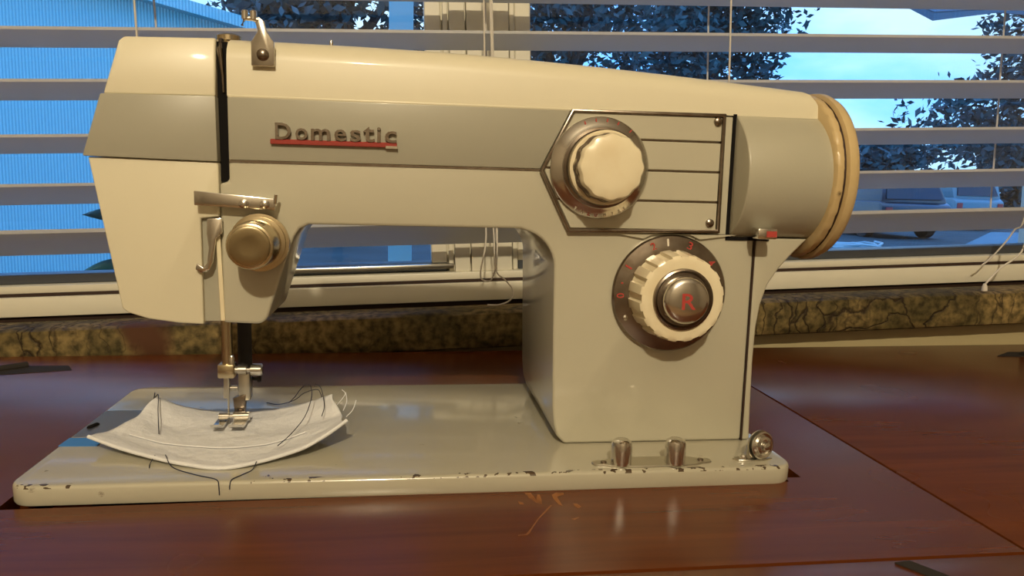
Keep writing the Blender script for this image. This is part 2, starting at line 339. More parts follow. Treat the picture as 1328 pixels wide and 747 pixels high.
# ------------------------------------------------------------------ the room (structure)
def struct(o): o['kind'] = 'structure'; return o
X0, X1, Y0, YW = -1700, 2300, -2700, 337
FZ, CZ = -740, 1660
WX0, WX1, WZ0, WZ1 = -410, 910, 22, 1180           # window opening in the tilted window frame
struct(MB().box(X0 - 100, X1 + 100, Y0 - 100, YW + 130, FZ - 60, FZ).build('floor', 'floor'))
struct(MB().box(X0 - 100, X1 + 100, Y0 - 100, YW + 130, CZ, CZ + 60).build('ceiling', 'ceil'))
struct(MB().box(X0 - 100, X0, Y0 - 100, YW + 130, FZ, CZ).build('wall_left', 'wall'))
struct(MB().box(X1, X1 + 100, Y0 - 100, YW + 130, FZ, CZ).build('wall_right', 'wall'))
struct(MB().box(X0, X1, Y0 - 100, Y0, FZ, CZ).build('wall_rear', 'wall'))
ww = MB()
ww.box(X0 - 60, WX0, YW, YW + 130, FZ - 40, CZ + 40); ww.box(WX1, X1 + 60, YW, YW + 130, FZ - 40, CZ + 40)
ww.box(WX0, WX1, YW, YW + 130, WZ1, CZ + 40); ww.box(WX0, WX1, YW, YW + 130, FZ - 40, WZ0 - 30)
tilt_mesh('wall_window', ww, 'wall', (250, YW, 0), kind='structure')
# apron board under the stool
tilt_mesh('trim_1', MB().box(WX0 - 60, WX1 + 60, 331, YW, -95, -8), 'trim', (250, 334, -50), kind='structure', bevel=(1.5, 2))
# window stool: rough mottled board, uneven front and top
def stool():
    xs = [WX0 - 80 + i * 12 for i in range(int((WX1 - WX0 + 160) / 12) + 1)]
    rnd = random.Random(3); rings = []
    for x in xs:
        j = lambda a: rnd.uniform(-a, a)
        rings.append([(x, 346, 24.5), (x, 338, 24.8 + j(.4)), (x, 326, 24.8 + j(.6)), (x, 311, 24.4 + j(.6)), (x, 307 + j(.5), 22.5), (x, 306 + j(.7), 12), (x, 306 + j(.7), 2), (x, 307.5 + j(.5), -6.5), (x, 310, -8), (x, 346, -8)])
    return MB().loft(rings)
tilt_mesh('trim_2', stool(), 'stool', (250, 306, -8), kind='structure', smooth=50,
          label='mottled brown cracked window stool board behind the machine')
# window_1: twin window
win = thing('window_1', (250, 367, 25), kind='structure', rot=TILT)
fr = MB()
fr.prism([(WX0, 25.2), (WX1, 25.2), (WX1, 42.5), (WX0, 42.5)], 367, 400)
fr.build('frame_sill', 'frame', win, bevel=(1.2, 2))
MB().box(WX0 + 1, WX1 - 1, 372, 400, 42, 45.4).build('shadow_strip', 'woodshade', win)  # solid dark strip: the shadow line between the frame steps, painted
MB().box(WX0, WX1, 372, 398, -8, 25.2).build('void_shade', 'woodshade', win)  # dark sheet paints the shade in the space behind the stool
MB().box(WX0, WX1, 369.2, 400, 38.5, 40).build('sill_bead', 'frame', win)
MB().box(WX0, WX1, 374, 402, 44.8, 52).build('frame_lip', 'frame', win, bevel=(1.2, 2))
for a, b in ((WX0, WX0 + 40), (WX1 - 40, WX1)): MB().box(a, b, 368, 440, 25, WZ1).build('jamb', 'frame', win, bevel=(1, 1))
MB().box(WX0, WX1, 368, 440, WZ1 - 35, WZ1).build('frame_head', 'frame', win, bevel=(1, 1))
MB().box(207, 296, 392, 445, 45, WZ1 - 30).build('mullion_post', 'frame', win)
for a, b, d in ((217.5, 222, 384), (223.2, 237.5, 379), (239, 262, 379), (263.2, 278, 379), (279.5, 284, 384)):
    MB().box(a, b, d, 396, 52, WZ1 - 32).build('mullion_strip', 'frame', win, bevel=(.6, 1))
for k, (a, b, zt) in enumerate(((WX0 + 38, 216, 620), (284.5, WX1 - 38, 620))):
    y = 386 + 0 * k; sash = thing('sash', (a, y, 52)); sash.parent = win; sash.location = (Vector((a, y, 52)) - Vector(win['_base'])) * MM
    MB().box(a, b, y, y + 26, 52, 60.5).build('bottom_rail', 'sashgrey', sash, bevel=(1, 1))
    MB().box(a, b, y - 3, y + 26, zt - 20, zt + 14).build('meeting_rail', 'frame', sash, bevel=(1, 1))
    MB().box(a, b, y, y + 26, WZ1 - 70, WZ1 - 34).build('top_rail', 'frame', sash, bevel=(1, 1))
    for s0, s1 in ((a, a + 15), (b - 15, b)): MB().box(s0, s1, y, y + 26, 60.5, WZ1 - 70).build('stile', 'frame', sash, bevel=(1, 1))
    MB().box(a + 13, b - 13, y + 13, y + 16, 58, zt - 15).build('pane', 'glass', sash, smooth=None)
    MB().box(a + 13, b - 13, y + 13, y + 16, zt + 10, WZ1 - 68).build('pane', 'glass', sash, smooth=None)
MB().box(-40, 222, 377, 386, 55.5, 60).build('lift_rail', 'brushed', win, bevel=(1.2, 2))

# ------------------------------------------------------------------ blind
blind = thing('window_blind', (250, 342, 80), 'white slatted blind hanging half tilted across the whole window', 'blind', rot=TILT)
fronts = [(104.5, 21.5, 3.2), (141.3, 15.5, 2.4), (180.2, 11, 2.4), (223.1, 9.5, 2.4), (263.0, 6, 2.4)]
z = 263.0
while z < 1080: z += 41; fronts.append((z, 5.5, 2.4))
for zf, drop, th in fronts:
    prof = []
    for k in range(7):
        u = k / 6; prof.append((317.5 + 48 * u, zf - drop * u + 1.6 * math.sin(PI * u)))
    ring = [(y, q) for y, q in prof] + [(y, q - th) for y, q in reversed(prof)]
    MB().loft([[(x, y, q) for y, q in ring] for x in (WX0 + 45, WX1 - 45)]).build('slat', 'blindwhite', blind, smooth=40)
MB().box(WX0 + 43, WX1 - 43, 312, 372, WZ1 - 90, WZ1 - 40).build('head_rail', 'blindwhite', blind, bevel=(2, 2))
for x in (-28, 256, 466, 772):
    for y in (316.4, 366.6):
        pts = [(x, y, 84)] + [(x + random.uniform(-.4, .4), y, 84 + q * 40) for q in range(1, 27)]
        MB().tube(pts, 0.85, 6).build('ladder_cord', 'cordwhite', blind)
# loose pull cords (local tilted frame)
MB().tube(spline([(249, 315, 560), (249, 315, 300), (247, 315, 120), (246, 313, 84), (241, 312, 60), (243, 312, 52), (252, 311, 56), (256, 310, 100), (254, 315, 300), (253, 315, 560)]), 0.75, 6).build('pull_cord', 'cordwhite', blind)
MB().tube(spline([(250, 313, 135), (253, 311, 95), (254, 310, 62), (262, 309, 52), (268, 308.5, 44), (267, 308, 35), (257, 308, 30.5), (246, 309, 30.5)]), 0.7, 6).build('pull_cord', 'cordwhite', blind)
MB().tube(spline([(790, 315, 560), (785, 315, 300), (776, 315, 120), (768, 314, 72), (759, 312, 58), (741, 311, 47), (725, 309, 33)]), 0.85, 6).build('tilt_cord', 'cordwhite', blind)
MB().lathe((724, 309, 26), 'z', [(-1, .8), (0, 2.6), (4, 2.4), (7, 1.2)], 14).build('tassel', 'cordwhite', blind)
MB().tube(spline([(775, 316, 300), (772, 320, 110), (768, 330, 80), (756, 340, 55), (748, 345, 45)]), 0.8, 6).build('tilt_cord', 'cordwhite', blind)

# ------------------------------------------------------------------ ceiling lamp of the room
lx, ly, lz = [q * 1000 for q in LAMP_POS]
lamp = thing('ceiling_lamp', (lx, ly, CZ), 'brass ceiling lamp with a bare warm bulb behind the viewer', 'lamp')
MB().lathe((lx, ly, CZ), 'z', [(-30, 30), (-25, 55), (-4, 70), (0, 70)], 32).build('canopy', 'brassfix', lamp)
MB().lathe((lx, ly, CZ), 'z', [(lz - CZ + 115, 8), (-28, 8)], 16).build('stem', 'brassfix', lamp)
MB().lathe((lx, ly, lz + 70), 'z', [(0, 20), (50, 22), (55, 12)], 24).build('socket', 'brassfix', lamp)
MB().lathe((lx, ly, lz + 50), 'z', [(-18, 4), (-14, 14), (0, 20), (12, 16), (22, 12)], 20).build('light_bulb', 'bulb', lamp)
ld = bpy.data.lights.new('bulb_light', 'POINT'); ld.energy = LAMP_POWER; ld.color = LAMP_COLOR; ld.shadow_soft_size = 0.03
lo = bpy.data.objects.new('bulb_light', ld); COL.objects.link(lo); lo.parent = lamp; lo.location = (Vector((lx, ly, lz)) - Vector((lx, ly, CZ))) * MM

# ------------------------------------------------------------------ sewing cabinet table
RE = lambda x: 293 + 0.036 * (x + 150)                # rear edge of the table, slightly skew to the wall
tab = thing('sewing_cabinet', (180, 60, FZ), 'reddish varnished wooden sewing cabinet under the sewing machine', 'cabinet')
top = MB()
XL = -330; TZ = -18
top.slab([(XL, -77), (-2, -77), (-2, RE(-2)), (XL, RE(XL))], TZ, 0); top.slab([(-2, 18), (2, 24), (2, 163), (-2, 163)], TZ, 0)
top.slab([(-2, -77), (368, -77), (368, 3), (210, 1.5), (-2, -2.6)], TZ, 0)
top.slab([(-2, 163), (368, 163), (368, RE(368)), (-2, RE(-2))], TZ, 0)
top.slab([(377, -77), (431, -77), (431, RE(431)), (377, RE(377))], TZ, 0)
top.slab([(368, -77), (377, -77), (377, 8), (368, 8)], TZ, 0); top.slab([(368, 24), (377, 24), (377, RE(377)), (368, RE(368))], TZ, 0)
top.build('top_board', 'wood', tab, smooth=None)
MB().slab([(433, -77), (860, -77), (860, RE(860)), (433, RE(433))], TZ, 0).build('leaf_board', 'wood', tab, bevel=(.7, 2))
MB().box(XL, 860, -128, -78.2, TZ, -0.3).build('front_board', 'wood', tab, bevel=(.8, 2))
MB().box(-20, 400, -10, 190, -70, -60).build('well_floor', 'woodshade', tab)
cb = MB(); cb.box(XL + 20, XL + 40, -100, 285, -560, TZ); cb.box(821, 840, -100, 300, -560, TZ); cb.box(XL + 20, 840, 262, 280, -560, TZ); cb.box(XL + 20, 840, -100, -82, -150, TZ)
cb.build('cabinet_body', 'wood', tab, bevel=(1.5, 2))
for x, y in ((XL + 45, -75), (815, -75), (XL + 45, 245), (815, 245)):
    MB().lathe((x, y, FZ), 'z', [(0, 14), (200, 18), (450, 22), (722, 22)], 20).build('leg', 'wood', tab)
def hinge(pts, pin):
    h = MB().slab(pts, -0.5, 0.35).build('hinge', 'darkmetal', tab, smooth=None)
    sub('hinge_pin', MB().tube(pin, 2.6, 10), 'darkmetal', h)
hinge([(-150, 232), (-112, 236), (-72, 248), (-80, 262), (-112, 262), (-150, 254)], [(-150, 236, 1.4), (-122, 248, 1.4), (-108, 260, 1.4)])
hinge([(715, 276), (745, 270), (790, 272), (790, 290), (740, 292)], [(742, 278, 1), (760, 282, 1), (790, 284, 1)])
MB().slab([(369, -81), (376, -80), (386, -96), (380, -100)], -1, .2).build('hinge', 'darkmetal', tab, smooth=None)

SCRATCHES = [[(241.5, -16.5), (238.9, -21.0), (233.4, -29.6), (229.3, -37.8), (226.8, -43.5), (225.4, -45.1), (221.7, -45.4), (221.7, -44.4), (225.3, -43.9), (228.3, -38.6), (232.6, -29.9), (238.3, -20.2), (241.0, -16.0)],
    [(231.0, -1.1), (234.1, -1.6), (235.4, -9.8), (236.9, -3.7), (238.0, -3.9), (237.9, -10.0), (237.2, -14.9), (234.8, -12.6), (232.4, -7.1)],
    [(226.5, -10.5), (228.6, -12.0), (229.0, -14.5), (226.9, -14.0)],
    [(243.7, -4.7), (246.3, -2.0), (250.0, -2.5), (249.5, -4.6), (245.8, -7.0), (246.4, -17.3), (244.9, -15.7), (243.7, -9.4)],
    [(251.7, -14.8), (253.6, -15.4), (255.0, -18.9), (253.0, -20.6), (251.9, -18.3)], [(247.4, -31.1), (251.5, -29.8), (248.8, -32.3)]]
for q in SCRATCHES: MB().slab(q, -0.02, 0.06).build('varnish_scratch', 'scratch', tab, smooth=None)
# ------------------------------------------------------------------ the sewing machine
mc = thing('sewing_machine', (185, 83, 0), 'cream and grey vintage sewing machine with chrome dials set in the cabinet', 'sewing machine')
def P(name, mb, m, **k): return mb.build(name, m, mc, **k)
# bed
def bed():
    mb = MB(); rings = []
    for zz, ins in ((0.05, 0.4), (1.0, 0), (7.3, 0), (8.2, 0.35), (8.8, 1.0), (9.0, 1.9)):
        loop = round_rect(ins, 370 - ins, ins, 166 - ins, 11 - ins * .6, 8)
        rings.append([(x, y, zz) for x, y in loop])
    mb.loft(rings); return mb
bedo = P('bed', bed(), 'bed', smooth=50)
pl = P('slide_plate', MB().box(1.5, 60, 66, 113, 8.6, 9.25), 'brushed', bevel=(.2, 1))
sub('finger_notch', MB().lathe((5.5, 84, 9.2), (0.35, 1, 0), [(-4, .8), (-3, 1.3), (3, 1.3), (4, .8)], 12), 'black', pl)
P('needle_plate', MB().box(60.5, 104, 60, 113, 8.6, 9.3), 'brushed', bevel=(.2, 1))
# arm body with arch
def arc(cx, cz, r, a0, a1, n=7): return [(cx + r * math.cos(math.radians(a0 + (a1 - a0) * k / n)), cz + r * math.sin(math.radians(a0 + (a1 - a0) * k / n))) for k in range(n + 1)]
body = [(89.6, 184), (89.6, 144), (85.2, 143), (85.2, 75)] + [(100, 74.3)] + arc(101, 80.3, 6, -80, -22, 4) + [(117.5, 112)] + [(119.5, 117.5), (122.3, 121.8), (126.5, 124)] + [(232, 123.8)] + arc(230, 103.5, 20, 78, 4, 8) + [(250.6, 70), (251.6, 30), (252.6, 20), (254.5, 13.5), (258.5, 9.2), (358, 9.2), (358, 184)]
bk = lambda x, z: 100 if x < 135 else (150 if x > 225 else 100 + 50 * (x - 135) / 90)
P('arm_body', MB().prism(body, 40, bk), 'body', bevel=(1.6, 3, 45), smooth=30)
# grey band along the arm
P('arm_band', MB().prism([(90, 154.2), (241, 154.2), (255.5, 183.6), (90, 183.6)], lambda x, z: 39.0 - (z - 154) * .012, 42), 'grey', bevel=(.6, 2))
P('arm_groove', MB().box(90, 241, 39.7, 41, 153.0, 154.2), 'darkchrome')
# top cover
zt = lambda x: 212.3 + min(0, -(x - 130) * .011) - max(0, x - 170) ** 1.6 * .0018 if x > 0 else 212
def cover(xs, ztf, front=39.4, endcut=None):
    rings = []
    for x in xs:
        t = ztf(x); pr = [(front, 184.2), (front + .6, t - 11), (front + 1.8, t - 6.5), (front + 5, t - 2.8), (front + 11, t - .8), (front + 20, t), (95, t - .3), (106, t - 3), (112, t - 9), (114, 184.2)]
        rings.append([(x + (endcut(q) if endcut and x == xs[-1] else 0), y, q) for y, q in pr])
    return MB().loft(rings)
P('top_cover', cover([89.8, 110, 150, 190, 230, 270, 310, 340, 365, 384], zt, endcut=lambda q: (200 - q) * .5), 'cream', smooth=40)
P('cover_edge', MB().prism([(90, 183.4), (256, 183.4), (256, 184.6), (90, 184.6)], 38.9, 41), 'cream', bevel=(.4, 2))
# head: cream top, grey band, cream lower face plate
P('head_cap', MB().prism([(42, 207.5), (44, 209.6), (84.4, 211), (84.4, 183.6), (34.6, 182.8)], lambda x, z: 39.5 + max(0, z - 206) * .8, 98), 'cream', bevel=(1.0, 3, 30))
P('head_band', MB().prism([(33.6, 183), (84.6, 183.8), (85, 153.2), (24.8, 154.2)], lambda x, z: 38.6 - (183 - z) * .02, 100), 'grey', bevel=(.6, 2))
P('face_plate', MB().prism([(26.6, 153.9), (85, 153), (85, 127), (76.2, 126), (76.2, 74.2), (64, 74.9), (51, 76.8), (41.5, 79.8), (38.8, 82)], 39.6, 98), 'cream', bevel=(.9, 3, 25))
P('plate_recess', MB().prism([(76, 127), (85.4, 127), (85.4, 75.5), (76, 75.5)], 42.5, 95), 'grey')
P('guide_strip', MB().prism([(83.0, 118), (85.0, 118), (86.4, 76), (84.2, 76)], 39.2, 44), 'ivory', bevel=(.3, 1))
# slot with its painted shade, and take-up lever
P('slot_shade', MB().box(84.5, 89.7, 44.5, 90, 143.8, 209.5), 'black')  # black block fills the slot, its inner shade put in as colour
tl = P('take_up_lever', MB().tube([(87.4, 43.6, 186), (87.2, 43.4, 194), (86.2, 42.6, 206), (86.2, 47, 210.5)], [.5, .6, 1.3, 1.4], 10), 'darkchrome')
P('pressure_cap', MB().lathe((86.5, 62, 209), 'z', [(0, 4), (3.4, 4), (3.6, 6.0), (6.0, 6.0), (6.9, 4.6), (7.2, 2)], 32), 'brass')
# upper thread guide
tg = P('thread_guide', MB().prism([(101.6, 198.0), (112.2, 198.0), (112.2, 209), (109, 214), (107.8, 218.5), (105.2, 220.5), (103.5, 218.5), (104.8, 214), (101.6, 209)], 36.8, 38.4), 'chrome', bevel=(.5, 2))
sub('screw', MB().lathe((107.0, 36.8, 203.2), 'y', [(0, 2.9), (-1.2, 2.7), (-2, 1.9), (-2.3, .5)], 24), 'darkchrome', tg)
sub('guide_arm', MB().tube([(105, 37.6, 218.8), (102.5, 37.4, 219.5), (98.8, 37.2, 219.2), (97.8, 37.2, 216)], [1.3, 1.2, 1.0, .7], 10), 'chrome', tg)
for x in (99.2, 103.0): sub('guide_disc', MB().lathe((x, 37.2, 219.0), 'z', [(0, 1.6), (3.6, 1.6), (4.1, 1.2)], 18), 'chrome', tg)
P('thread_pin', MB().lathe((137, 52, 209.5), 'z', [(0, 1), (3.5, 1), (4.4, .7)], 14), 'chrome')
# thread guard bar above tension dial
gb = P('thread_guard', MB().prism([(75, 132.5), (112, 130.8), (112.4, 136.3), (75, 139.4)], 33.0, 34.6).box(88, 110, 34.4, 40.4, 133, 136), 'chrome', bevel=(.5, 2))
for x in (97.8, 107.4): sub('screw', MB().lathe((x, 33, 133.6), 'y', [(0, 2.2), (-1.8, 2.1), (-2.4, 1.2)], 20), 'chrome', gb)
sub('guard_pin', MB().tube([(111.8, 33.8, 134), (112.6, 33.0, 138.4)], .9, 10), 'chrome', gb)
# check spring lever
P('thread_lever', MB().prism([(79.4, 126.0), (86.6, 126.5), (86.6, 119), (84.2, 116), (80.3, 112), (79.0, 105), (75.6, 102.6), (74.4, 105.4), (73.2, 103.6), (75, 100.2), (79.6, 101), (81, 106), (78.2, 111.5)][:0] or [(79.8, 126.0), (86.6, 126.5), (86.6, 119.5), (83.6, 116.5), (82.0, 105.5), (80.4, 101.6), (76.6, 99.8), (73.8, 101.6), (74.4, 104.6), (77.4, 102.6), (79.2, 104.8), (80.2, 112), (79.4, 119)], 36.6, 38.2), 'chrome', bevel=(.4, 2))
# tension dial
td = P('tension_dial', MB().lathe((104, 0, 115), 'y', [(41, 8), (38.5, 8), (38, 14), (35.6, 14), (35, 9.5)], 44), 'brass')
sub('dial_disc', MB().lathe((104, 0, 115), 'y', [(35.5, 9), (34.4, 12.6), (32.8, 12.6), (32.2, 9)], 44), 'brass', td)
sub('dial_drum', MB().lathe((103.5, 0, 115), 'y', [(32.4, 9.6), (30.0, 11.4), (16.4, 10.9), (15.2, 10.3), (14.8, 9.2)], 48), 'brass', td)
sub('dial_face', MB().lathe((103.5, 0, 115), 'y', [(15.2, 9.4), (13.6, 9.0), (13.2, 7.8), (13.5, 4), (13.6, .6)], 48), 'dialface', td)
# name badge
bd = P('badge_bar', MB().prism([(109.6, 162.2), (169.4, 162.2), (169.4, 164.6), (109.6, 164.6)], 36.8, 39.2), 'red', bevel=(.3, 1))
sub('badge_tip', MB().prism([(164, 161.7), (169.8, 161.7), (169.8, 163), (164, 163)], 36.5, 39.2), 'chrome', bd)
for ch, a, b, h in (('D', 112, 119.2, 7.8), ('o', 121.4, 127, 5.6), ('m', 128.6, 137.6, 5.6), ('e', 139.6, 145.2, 5.6), ('s', 147, 152, 5.6), ('t', 153.2, 158.6, 7.4), ('i', 159.8, 161.6, 7.2), ('c', 163.6, 169.2, 5.6)):
    text_part('letter', ch, (a, b, 164.5, 164.5 + h), 39.0, 2.6, 'darkchrome', mc)
# selector panel
PO = [(240.6, 153.3), (256, 184.2), (336.8, 184.8), (337.2, 123.4), (256, 122.4)]
def inset(poly, d):
    n = len(poly); o = []; cx = sum(q[0] for q in poly) / n; cz = sum(q[1] for q in poly) / n
    for i in range(n):
        a, b, c = Vector(poly[i - 1]), Vector(poly[i]), Vector(poly[(i + 1) % n])
        n1 = Vector((-(b - a).y, (b - a).x)).normalized(); n2 = Vector((-(c - b).y, (c - b).x)).normalized()
        if n1.dot(Vector((cx, cz)) - b) < 0: n1 = -n1
        if n2.dot(Vector((cx, cz)) - b) < 0: n2 = -n2
        k = (n1 + n2); k = k / max(k.dot(n1), .2) * d; o.append((b.x + k.x, b.y + k.y))
    return o
PI_ = inset(PO, 1.8); n = len(PO)
fm = MB(); vs = [(x, 36.6, q) for x, q in PO] + [(x, 36.6, q) for x, q in PI_] + [(x, 40.4, q) for x, q in PO] + [(x, 40.4, q) for x, q in PI_]
fs = []
for i in range(n):
    j = (i + 1) % n; fs += [(i, j, n + j, n + i), (2 * n + i, 3 * n + i, 3 * n + j, 2 * n + j), (i, 2 * n + i, 2 * n + j, j), (n + i, n + j, 3 * n + j, 3 * n + i)]
pf = P('panel_frame', fm.add(vs, fs), 'darkchrome', bevel=(.5, 2))
P('panel_backing', MB().prism(PI_, 38.9, 40.2), 'darkchrome')
def lx_at(q):   # left inner boundary of the panel at height q
    a, b, c = PI_[0], PI_[1], PI_[4]
    return a[0] + (b[0] - a[0]) * (q - a[1]) / (b[1] - a[1]) if q > a[1] else a[0] + (c[0] - a[0]) * (a[1] - q) / (a[1] - c[1])
for z0, z1 in ((124.8, 138.8), (139.9, 154.3), (155.4, 169.6), (170.7, 182.6)):
    poly = [(lx_at(z0) + .3, z0)] + ([(PI_[0][0] + .3, PI_[0][1])] if z0 < PI_[0][1] < z1 else []) + [(lx_at(z1) + .3, z1), (335, z1), (335, z0)]
    P('panel_strip', MB().prism(poly, 37.6, 39.2), 'body', bevel=(.3, 1))
for x, q in ((332.6, 180.6), (331.4, 128.6)): P('screw', MB().lathe((x, 37.7, q), 'y', [(0, 2.3), (-1.2, 2.1), (-1.8, 1.2)], 20), 'darkchrome')
# pattern dial (upper)
D1 = (271, 0, 155.3)
d1 = P('pattern_dial', MB().lathe(D1, 'y', [(38, 25.4), (36.2, 25.6), (35.2, 25.0), (33.6, 21.5), (32.6, 20.2)], 64), 'chrome')
sub('dial_collar', MB().lathe(D1, 'y', [(33.4, 20), (30.2, 20), (29.6, 18.8), (27, 18)], 56), 'darkchrome', d1)
sub('knob_skirt', MB().lathe(D1, 'y', [(29, 17.2), (27, 18.3), (23.6, 18.2), (23.0, 17.4)], 64), 'ivory', d1)
sub('knob_grime', MB().lathe(D1, 'y', [(23.4, 16.6), (16.0, 15.9)], 64, rmod=lambda t, k: 1 + .02 * math.cos(12 * t)), 'grime', d1)
kn = sub('knob', MB().lathe(D1, 'y', [(17.6, 15.8), (13.6, 15.9), (12.0, 15.0), (11.2, 13), (10.8, 9), (10.7, 3)], 96, rmod=lambda t, k: 1 + (.022 if k < 3 else 0) * math.cos(12 * t)), 'ivory', d1)
def ring_text(items, c, r, y, size, m, part, nm='dial_mark'):
    for ch, ang, mt in items:
        a = math.radians(ang); xf = Matrix.Translation((c[0] + r * math.cos(a), 0, c[2] + r * math.sin(a))) @ Matrix.Rotation(-(a - PI / 2) if math.sin(a) >= -2 else 0, 4, 'Y')
        wd = size * (.62 if ch not in 'I1.' else .22)
        hh = size if ch != '.' else size * .3
        text_part(nm, ch, (-wd / 2, wd / 2, -hh / 2, hh / 2), y, .15, mt, part, xf)
for ang, mt in ((112, 'redprint'), (98, 'redprint'), (84, 'redprint'), (70, 'redprint'), (52, 'redprint')):
    ring_text([('I', ang, mt)], D1, 23.2, 34.4, 2.8, mt, d1)
ring_text([('A', 239, 'whiteprint'), ('U', 248, 'whiteprint'), ('T', 257, 'redprint'), ('O', 266, 'redprint'), ('M', 277, 'whiteprint'), ('A', 287, 'whiteprint'), ('T', 296, 'whiteprint'), ('I', 303, 'whiteprint'), ('C', 310, 'whiteprint')], D1, 23.2, 34.4, 2.8, 'whiteprint', d1)
# stitch length dial (lower)
D2 = (311.6, 0, 91.2)
d2 = P('stitch_dial', MB().lathe(D2, 'y', [(40.4, 30.5), (37.6, 31), (36.6, 30.2), (35.6, 26), (34.8, 22)], 64), 'darkchrome')
P('dial_housing', MB().prism([(286, 122), (340, 122)] + arc(311.6, 91.2, 33, 62, 118, 8), 38.4, 41), 'body', bevel=(.5, 2))
rec = lambda t, k: 1 - (.075 if (k in (1, 2, 3) and math.cos(16 * t) > 0.15) else 0)
k2 = sub('knob', MB().lathe(D2, 'y', [(36, 23), (33.5, 23.4), (25, 22.6), (18.6, 22.0), (17.8, 21.2), (17.4, 19), (17.6, 15.6)], 192, rmod=rec), 'ivory', d2)
sub('button_ring', MB().lathe(D2, 'y', [(19, 15.8), (16.0, 15.4), (15.6, 14.6), (17, 13.4)], 56), 'darkchrome', d2)
sub('button_gap', MB().lathe(D2, 'y', [(18, 14.2), (17.2, 13)], 40), 'black', d2)
rb = sub('reverse_button', MB().lathe(D2, 'y', [(18, 11.8), (12.6, 11.8), (11.2, 11.0), (10.2, 9), (9.7, 5), (9.6, 1)], 56), 'chrome', d2)
text_part('letter', 'R', (308.4, 315.6, 87.2, 95.2), 9.9, .35, 'redprint', d2)
ring_text([('0', 180, 0), ('.', 168, 0), ('1', 150, 0), ('2', 113, 0), ('3', 65, 0), ('4', 33, 0)][:0], D2, 27, 35.6, 4, 'redprint', d2)
for ch, ang, mt in (('0', 182, 'redprint'), ('.', 168, 'redprint'), ('1', 149, 'redprint'), ('2', 113, 'redprint'), ('I', 96, 'whiteprint'), ('3', 70, 'redprint'), ('4', 38, 'redprint')):
    ring_text([(ch, ang, mt)], D2, 27.0, 35.6, 4.2, mt, d2)
sub('index_stud', MB().lathe((D2[0] + 27 * math.cos(math.radians(208)), 36, D2[2] + 27 * math.sin(math.radians(208))), 'y', [(0, 1.5), (-.8, 1.4), (-1.4, .6)], 16), 'chrome', d2)
# rounded housing at the right end, hand wheel
def housing():
    mb = MB(); rings = []
    for x in (343.4, 390):
        ring = []
        for k in range(21):
            a = math.radians(-59.5 + 119 * k / 20); ring.append((x, 61 - 41 * math.cos(a), 153.2 + 36.5 * math.sin(a)))
        a0 = 61 - 41 * math.cos(math.radians(59.5)); ring += [(x, 95, 184.7), (x, 95, 121.7)]
        rings.append(ring)
    return mb.loft(rings)
P('wheel_housing', housing(), 'flap', bevel=(1.0, 3, 50), smooth=30)
hl = P('housing_latch', MB().box(352.5, 363, 24.4, 33, 121.4, 127), 'chrome', bevel=(.8, 2))
sub('latch_mark', MB().box(357, 362.4, 24.1, 24.6, 122.6, 125.6), 'redprint', hl, smooth=None)
P('housing_gap', MB().prism([(341.6, 121), (343.6, 121), (343.6, 185), (341.6, 185)], 39.4, 42).box(341.6, 366, 39.4, 42, 119.6, 121.6), 'black')
P('cover_seam', MB().box(357.8, 358.7, 39.6, 42, 9.2, 120), 'woodshade')
side = [(358.8, 121), (388.5, 121), (381, 113.5), (373.5, 105), (367.6, 96), (364.2, 85), (362.6, 72), (362.2, 55), (362.6, 30), (363.2, 9.2), (358.8, 9.2)]
P('belt_cover', MB().prism(side, 40.3, 140), 'body', bevel=(1.2, 3, 30))
jag = lambda t, k: 1 + .006 * math.sin(37 * t) * math.sin(11 * t + 1) + .004 * math.sin(71 * t)
hw = P('hand_wheel', MB().lathe((0, 62, 154), 'x', [(394, 30), (394.3, 44.0), (395.2, 45.6), (398, 45.8), (401, 44.4), (403.4, 40.6), (404.6, 33), (404.8, 16), (402, 10)], 96, rmod=lambda t, k: jag(t, k) if k in (1, 2) else 1), 'wheel', smooth=50)
sub('wheel_gap', MB().lathe((0, 62, 154), 'x', [(392.6, 30), (392.8, 43.4), (394.3, 43.6), (394.6, 30)], 72), 'woodshade', hw)
P('wheel_rim', MB().lathe((0, 62, 154), 'x', [(388, 30), (388.4, 42.8), (389.4, 44.2), (392.2, 44.4), (393.2, 43.6), (393.2, 30)], 120, rmod=lambda t, k: jag(t * 1.3, k) if k in (3, 4) else 1), 'wheel', smooth=50)
sub('wheel_hub', MB().lathe((0, 62, 154), 'x', [(402, 15), (408, 15), (410, 12)], 40), 'chrome', hw)
# needle side
P('presser_bar', MB().lathe((84.5, 92, 0), 'z', [(31, 3.8), (80, 3.8)], 20), 'darkmetal')
nb = P('needle_bar', MB().lathe((77.2, 82, 0), 'z', [(40, 2.9), (90, 2.9)], 20), 'brass')
cl = P('needle_clamp', MB().box(72.6, 81.6, 77.5, 86, 36.8, 44.6), 'brass', bevel=(1.0, 2))
sub('clamp_stud', MB().lathe((80, 80, 0), 'z', [(44, 1.6), (48, 1.5), (49.4, .8)], 14), 'chrome', cl)
sub('clamp_neck', MB().lathe((0, 81, 41), 'x', [(81.5, 2.0), (83, 2.0), (83.2, 2.8), (87.6, 2.8)], 20), 'brushed', cl)
sub('clamp_screw', MB().lathe((0, 81, 41), 'x', [(87.5, 1.6), (89.6, 1.6), (90, 3.4), (95.4, 3.4), (96.2, 2.4)], 24), 'chrome', cl)
P('needle', MB().lathe((77.2, 82, 0), 'z', [(9.6, .15), (14, .5), (30, .6), (37, .9)], 12), 'brushed')
ft = P('presser_foot', MB().box(81.8, 88.2, 85, 93, 22, 38), 'brushed', bevel=(1, 2))
sub('foot_arm', MB().prism([(74.6, 36), (77.8, 36), (76.6, 24), (74.2, 24)], 83, 88), 'brushed', ft, bevel=(.5, 2))
